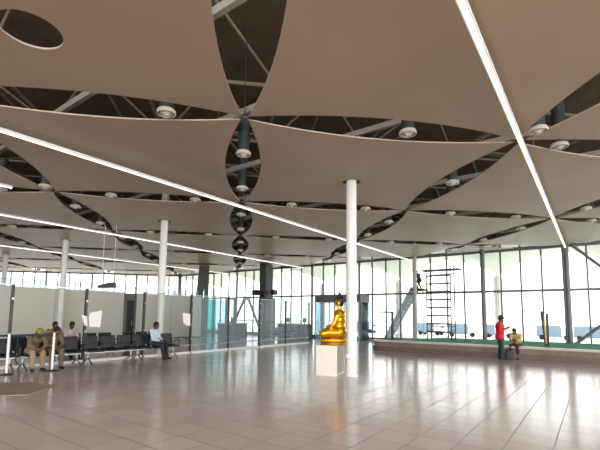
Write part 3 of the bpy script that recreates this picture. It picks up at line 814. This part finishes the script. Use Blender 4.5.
def person(label, loc, rz, J, shirt, trousers, skin=M_skin, shoes=M_black, hat=None, scale=1., longs=True, hairdo='short', cat='person', extra=None, girth=1.):
    """J: joints in local coords, +x forward, +y left."""
    e = empty('person', loc, rz); e.scale = (scale,)*3
    g_ = girth
    pel, ch, nk, hd = J['pelvis'], J['chest'], J['neck'], J['head']
    fx = J.get('face', V(1, 0, 0)).normalized(); up = (hd-nk).normalized(); up = (up-fx*up.dot(fx)).normalized()
    side = up.cross(fx)
    HR = Matrix((fx, side, up)).transposed().to_4x4()
    m_ = MB()
    mid = pel.lerp(ch, .5)
    ax = (ch-pel).normalized(); tor = Matrix((ax.cross(V(0, 1, 0)).normalized()*-1, V(0, 1, 0), ax)).transposed().to_4x4()
    def torso(q, k):
        q.ell(pel, (.115*g_+k, .16*g_+k, .12+k), tor); q.ell(mid, (.1*g_+k, .14*g_+k, .15), tor); q.ell(ch, (.115*g_+k, .165*g_+k, .16), tor)
        q.ell(ch+ax*.1, (.08+k, .17+k, .06+k), tor)
    torso(m_, 0)
    m_.limb([ch+ax*.1, nk, nk.lerp(hd, .5)], [.07, .055, .052])
    def H(x, y, z): return hd+fx*x+side*y+up*z
    m_.ell(H(-.01, 0, .02), (.098, .078, .105), HR); m_.ell(H(.02, 0, -.045), (.07, .06, .065), HR)
    m_.ell(H(.095, 0, -.01), (.016, .014, .026), HR, 10); m_.ell(H(.085, 0, .03), (.02, .05, .012), HR, 10); m_.ell(H(.078, 0, -.055), (.016, .026, .01), HR, 10)
    m_.ell(H(.07, 0, -.09), (.025, .025, .02), HR, 10)
    for s_ in (-1, 1): m_.ell(H(-.005, s_*.08, -.005), (.018, .01, .03), HR, 10)
    for s_ in 'LR':
        sg = 1 if s_ == 'L' else -1
        sh, el, wr = J['sh'+s_], J['el'+s_], J['wr'+s_]; hp, kn, an = J['hp'+s_], J['kn'+s_], J['an'+s_]
        m_.limb([sh, sh.lerp(el, .4), el, el.lerp(wr, .35), wr], [.058, .05, .042, .041, .027])
        th = J.get('th'+s_, V(.3, -sg, .2)); hand(m_, wr, J.get('hd'+s_, wr-el), th, J.get('curl', .6))
        m_.limb([hp, hp.lerp(kn, .4), kn, kn.lerp(an, .3), an], [.092, .08, .058, .056, .038])
        tf = J.get('toe'+s_, V(1, sg*.15, 0)).normalized()
        m_.limb([an, an+V(0, 0, -.04)+tf*.02, an+tf*.13+V(0, 0, -.05)], [.038, .038, .03])
    m_.fused('body', skin, e, vox=.0125, smooth=2)
    # clothes
    q = MB(); torso(q, .016)
    hem = pel-ax*.08
    q.ell(hem, (.13*g_, .172*g_, .13), tor)
    for s_ in 'LR':
        sh, el, wr = J['sh'+s_], J['el'+s_], J['wr'+s_]
        if longs: q.limb([sh, sh.lerp(el, .4), el, el.lerp(wr, .35), el.lerp(wr, .92)], [.072, .063, .055, .054, .04])
        else: q.limb([sh, sh.lerp(el, .4), sh.lerp(el, .75)], [.072, .066, .064])
    q.limb([ch+ax*.12, nk.lerp(ch, .25)], [.075, .064])
    q.fused('shirt', shirt, e, vox=.014, smooth=3)
    q = MB(); q.ell(pel-ax*.03, (.112*g_, .155*g_, .11), tor)
    for s_ in 'LR':
        hp, kn, an = J['hp'+s_], J['kn'+s_], J['an'+s_]
        q.limb([hp, hp.lerp(kn, .4), kn, kn.lerp(an, .3), kn.lerp(an, .93)], [.108, .095, .075, .073, .06])
    q.fused('trousers', trousers, e, vox=.014, smooth=3)
    for s_ in 'LR':
        an = J['an'+s_]; sg = 1 if s_ == 'L' else -1; tf = J.get('toe'+s_, V(1, sg*.15, 0)).normalized()
        q = MB(); q.ell(an+V(0, 0, -.035), (.05, .05, .055)); q.limb([an+V(0, 0, -.052)-tf*.03, an+tf*.06+V(0, 0, -.052), an+tf*.15+V(0, 0, -.06)], [.04, .042, .034])
        q.fused('shoe', shoes, e, vox=.012, smooth=2)
    if hat:
        q = MB(); q.ell(H(-.012, 0, .045), (.112, .095, .095), HR); q.ell(H(.1, 0, .05), (.085, .07, .012), HR); q.fused('cap', hat, e, vox=.01, smooth=1)
        q = MB(); q.ell(H(-.03, 0, .0), (.09, .085, .085), HR); q.build('hair', M_hair, e, True)
    else:
        q = MB(); q.ell(H(-.022, 0, .04), (.1, .086, .1), HR); q.ell(H(-.045, 0, -.005), (.075, .084, .085), HR)
        if hairdo == 'bun': q.ell(H(-.11, 0, .07), .05)
        q.fused('hair', M_hair, e, vox=.012, smooth=1)
    for s_ in (-1, 1): MB().ell(H(.083, s_*.032, .012), (.009, .013, .008), HR, 10).build('eye', M_eye, e)
    if extra: extra(e, J)
    tag(e, label, cat)
    return e
def stand_pose():
    return dict(pelvis=V(0, 0, .93), chest=V(.01, 0, 1.27), neck=V(.03, 0, 1.46), head=V(.07, 0, 1.58), face=V(1, 0, -.4),
        shL=V(0, .18, 1.38), elL=V(-.03, .23, 1.1), wrL=V(.2, .13, 1.17), shR=V(0, -.18, 1.38), elR=V(-.02, -.23, 1.1), wrR=V(.24, -.1, 1.2),
        thL=V(0, -.4, 1), thR=V(0, .4, 1), curl=.8,
        hpL=V(0, .09, .9), knL=V(.03, .1, .5), anL=V(-.02, .11, .09), hpR=V(0, -.09, .9), knR=V(.05, -.1, .5), anR=V(.03, -.11, .09))
def sit_pose(lean=.05, h=.46, knee=.42, foot=.0, armx=.3, armz=.2, headlow=0.):
    ch = V(.0+lean*.6, 0, h+.44-.1*lean); nk = V(.02+lean, 0, h+.62-lean*.35); 
    sh = ch+V(.0+lean*.25, 0, .11-.06*lean)
    return dict(pelvis=V(0, 0, h+.1), chest=ch, neck=nk, head=nk+V(.05+headlow*.1, 0, .12-headlow*.06), face=V(1, 0, -.25-headlow),
        shL=sh+V(0, .18, 0), elL=sh+V(.08, .21, -.26), wrL=V(armx, .1, h+armz), shR=sh+V(0, -.18, 0), elR=sh+V(.08, -.21, -.26), wrR=V(armx, -.08, h+armz),
        thL=V(0, -.3, 1), thR=V(0, .3, 1), curl=.7,
        hpL=V(.02, .09, h+.08), knL=V(knee, .13, h+.06), anL=V(knee+foot, .13, .09), hpR=V(.02, -.09, h+.08), knR=V(knee, -.13, h+.06), anR=V(knee+foot+.03, -.13, .09))
def phone(e, J):
    p_ = (J['wrL']+J['wrR'])/2+V(.1, 0, .06)
    MB().box(p_, (.012, .075, .15), rot=Matrix.Rotation(-.7, 4, 'Y'), bev=.004).build('phone', M_black, None)
    o_ = COL.objects['phone'] if 'phone' in COL.objects else None
def held_phone(e, p, lab):
    b_ = MB().box((0, 0, 0), (.012, .075, .15), rot=Matrix.Rotation(-.6, 4, 'Y'), bev=.004).build('mobile_phone', M_black)
    w_ = e.matrix_basis @ p; b_.location = w_; b_.rotation_euler = e.rotation_euler; tag(b_, lab, 'phone')
M_red = mat('red_shirt', (200, 22, 34), .7, noise=20, amt=.08); M_teal = mat('dark_teal_jeans', (28, 52, 58), .8, noise=30, amt=.2)
M_khaki = mat('khaki_cloth', (112, 94, 74), .85, noise=30, amt=.12); M_khaki2 = mat('tan_cloth', (150, 130, 104), .85, noise=30, amt=.12)
M_pale = mat('pale_blue_shirt', (196, 208, 224), .8, noise=20, amt=.04); M_navy = mat('navy_trousers', (30, 32, 44), .8)
M_yel = mat('tan_yellow_top', (196, 174, 116), .8, noise=10, amt=.3); M_mar = mat('maroon_trousers', (74, 40, 46), .8)
M_pink = mat('pink_shirt', (206, 180, 186), .8); M_orange = mat('ochre_top', (170, 112, 60), .8)
M_olive = mat('olive_yellow_cap', (128, 124, 40), .8)

red_rz = math.radians(-28)
P = person('standing person in a red shirt, dark jeans and black cap looking at a phone', (10.2, 14.55, 0), red_rz, stand_pose(), M_red, M_teal, hat=M_black, scale=1.0, girth=1.3)
held_phone(P, V(.36, .02, 1.27), 'black phone held by the standing person in red')
J = sit_pose(lean=.14, h=.5, knee=.36, foot=-.1, armx=.3, armz=.3, headlow=.5)
P = person('person in a yellow top and maroon trousers sitting on the planter edge, head bowed', (11.05, 14.62+.05, 0), math.radians(-150), J, M_yel, M_mar, scale=.93, shoes=M_black)
# bag beside them
e = empty('shoulder_bag', (10.6, 14.55, 0), -PI/4)
MB().box((0, 0, .17), (.26, .18, .34), bev=.05).build('bag_body', M_duct, e)
m_ = MB(); m_.limb([(-.09, 0, .32), (-.06, 0, .44), (.06, 0, .44), (.09, 0, .32)], [.012]*4, seg=8); m_.build('handle', M_black, e)
tag(e, 'dark grey bag on the floor between the two people at the planter', 'bag')

seat_rz = -PI/4
def on_seat(x, c=SP, fwd=.0): 
    return (x+(fwd+.02)*R2, x+c-(fwd+.02)*R2, 0)
J = sit_pose(lean=.0, h=.45, knee=.42, foot=.05, armx=.28, armz=.2); J['face'] = V(1, .2, -.3)
person('seated person in a pale blue shirt and dark trousers on the dark seats', on_seat(-2.98), math.radians(-24), J, M_pale, M_navy)
J = sit_pose(lean=.34, h=.45, knee=.42, foot=.0, armx=.42, armz=.16, headlow=.5); J['face'] = V(.8, .5, -.6)
person('seated person in khaki bending forward with an olive yellow cap', on_seat(-5.76), seat_rz, J, M_khaki, M_khaki2, hat=M_olive, longs=True, girth=1.1)
J = sit_pose(lean=.22, h=.45, knee=.44, foot=-.02, armx=.4, armz=.2, headlow=.6)
person('seated person in khaki behind the belt post, looking down', on_seat(-5.42), seat_rz, J, M_khaki, M_khaki, girth=1.1)
J = sit_pose(lean=.05, h=.45, armx=.25, armz=.18)
person('distant person in an ochre top seated behind the glass', (-6.95+.02, 15.05, 0), seat_rz, J, M_orange, M_navy)
COL.objects[-1]
J = sit_pose(lean=.05, h=.45, armx=.25, armz=.2)
person('distant person in a pink shirt seated behind the glass', on_seat(-5.83, 21.2), seat_rz, J, M_pink, M_navy)
for o_ in COL.objects:
    if o_.get('label', '').startswith('distant person in an ochre'): o_.location = on_seat(-6.22, 21.2)
# worker on stair platform
J = stand_pose()
J.update(pelvis=V(0, 0, .62), chest=V(.16, 0, .93), neck=V(.26, 0, 1.1), head=V(.33, 0, 1.2), shL=V(.18, .18, 1.02), shR=V(.18, -.18, 1.02), elL=V(.35, .22, .85), elR=V(.35, -.22, .85), wrL=V(.5, .15, 1.0), wrR=V(.5, -.12, 1.0),
    hpL=V(0, .09, .6), hpR=V(0, -.09, .6), knL=V(.3, .12, .4), knR=V(.28, -.12, .38), anL=V(.02, .11, .09), anR=V(.0, -.11, .09))
person('person crouching on top of the mobile stairs outside', tuple(STAIR_TOP), math.radians(100), J, M_duct, M_post)

# ------------------------------------------------------------ light
w = bpy.data.worlds.new('world'); bpy.context.scene.world = w; w.use_nodes = True
N = w.node_tree.nodes; L = w.node_tree.links; bg = N['Background']
tc = N.new('ShaderNodeTexCoord'); sp = N.new('ShaderNodeSeparateXYZ'); rp = N.new('ShaderNodeValToRGB')
L.new(tc.outputs['Generated'], sp.inputs[0]); L.new(sp.outputs['Z'], rp.inputs['Fac']); L.new(rp.outputs['Color'], bg.inputs['Color'])
rp.color_ramp.elements[0].position = 0; rp.color_ramp.elements[0].color = (1, .985, .95, 1)
rp.color_ramp.elements[1].position = .6; rp.color_ramp.elements[1].color = (.86, .93, 1, 1)
bg.inputs['Strength'].default_value = 2.0
def area(name, loc, rot, sx, sy, power, col=(1, 1, 1), portal=False):
    l = bpy.data.lights.new(name, 'AREA'); l.shape = 'RECTANGLE'; l.size = sx; l.size_y = sy; l.energy = power; l.color = col
    o_ = bpy.data.objects.new(name, l); COL.objects.link(o_); o_.location = loc; o_.rotation_euler = rot
    if portal: l.cycles.is_portal = True
    return o_
area('fill_behind', (-4, -9, 4.2), (math.radians(84), 0, 0), 34, 7, 1500, (1, .97, .93))  # added fill lamp behind the camera, lifts ceiling and floor
area('fill_right', (24, 2.5, 3.2), (math.radians(90), 0, math.radians(70)), 9, 5, 700, (1, .98, .95))  # added fill lamp out of view at the right, brightens the hall
sl = bpy.data.lights.new('sun', 'SUN'); sl.energy = 4; sl.angle = .02; sl.color = (1, .97, .92)
so = bpy.data.objects.new('sun', sl); COL.objects.link(so); so.rotation_euler = Vector((-.42, -.42, -.8)).to_track_quat('-Z', 'Y').to_euler()
sc = bpy.context.scene
sc.view_settings.view_transform = 'Standard'; sc.view_settings.look = 'None'
sc.view_settings.exposure = .97; sc.view_settings.gamma = 1
sc.cycles.use_denoising = True
sc.cycles.max_bounces = 10; sc.cycles.diffuse_bounces = 5; sc.cycles.glossy_bounces = 4; sc.cycles.transparent_max_bounces = 24
sc.cycles.sample_clamp_indirect = 6
sc.cycles.caustics_reflective = False; sc.cycles.caustics_refractive = False
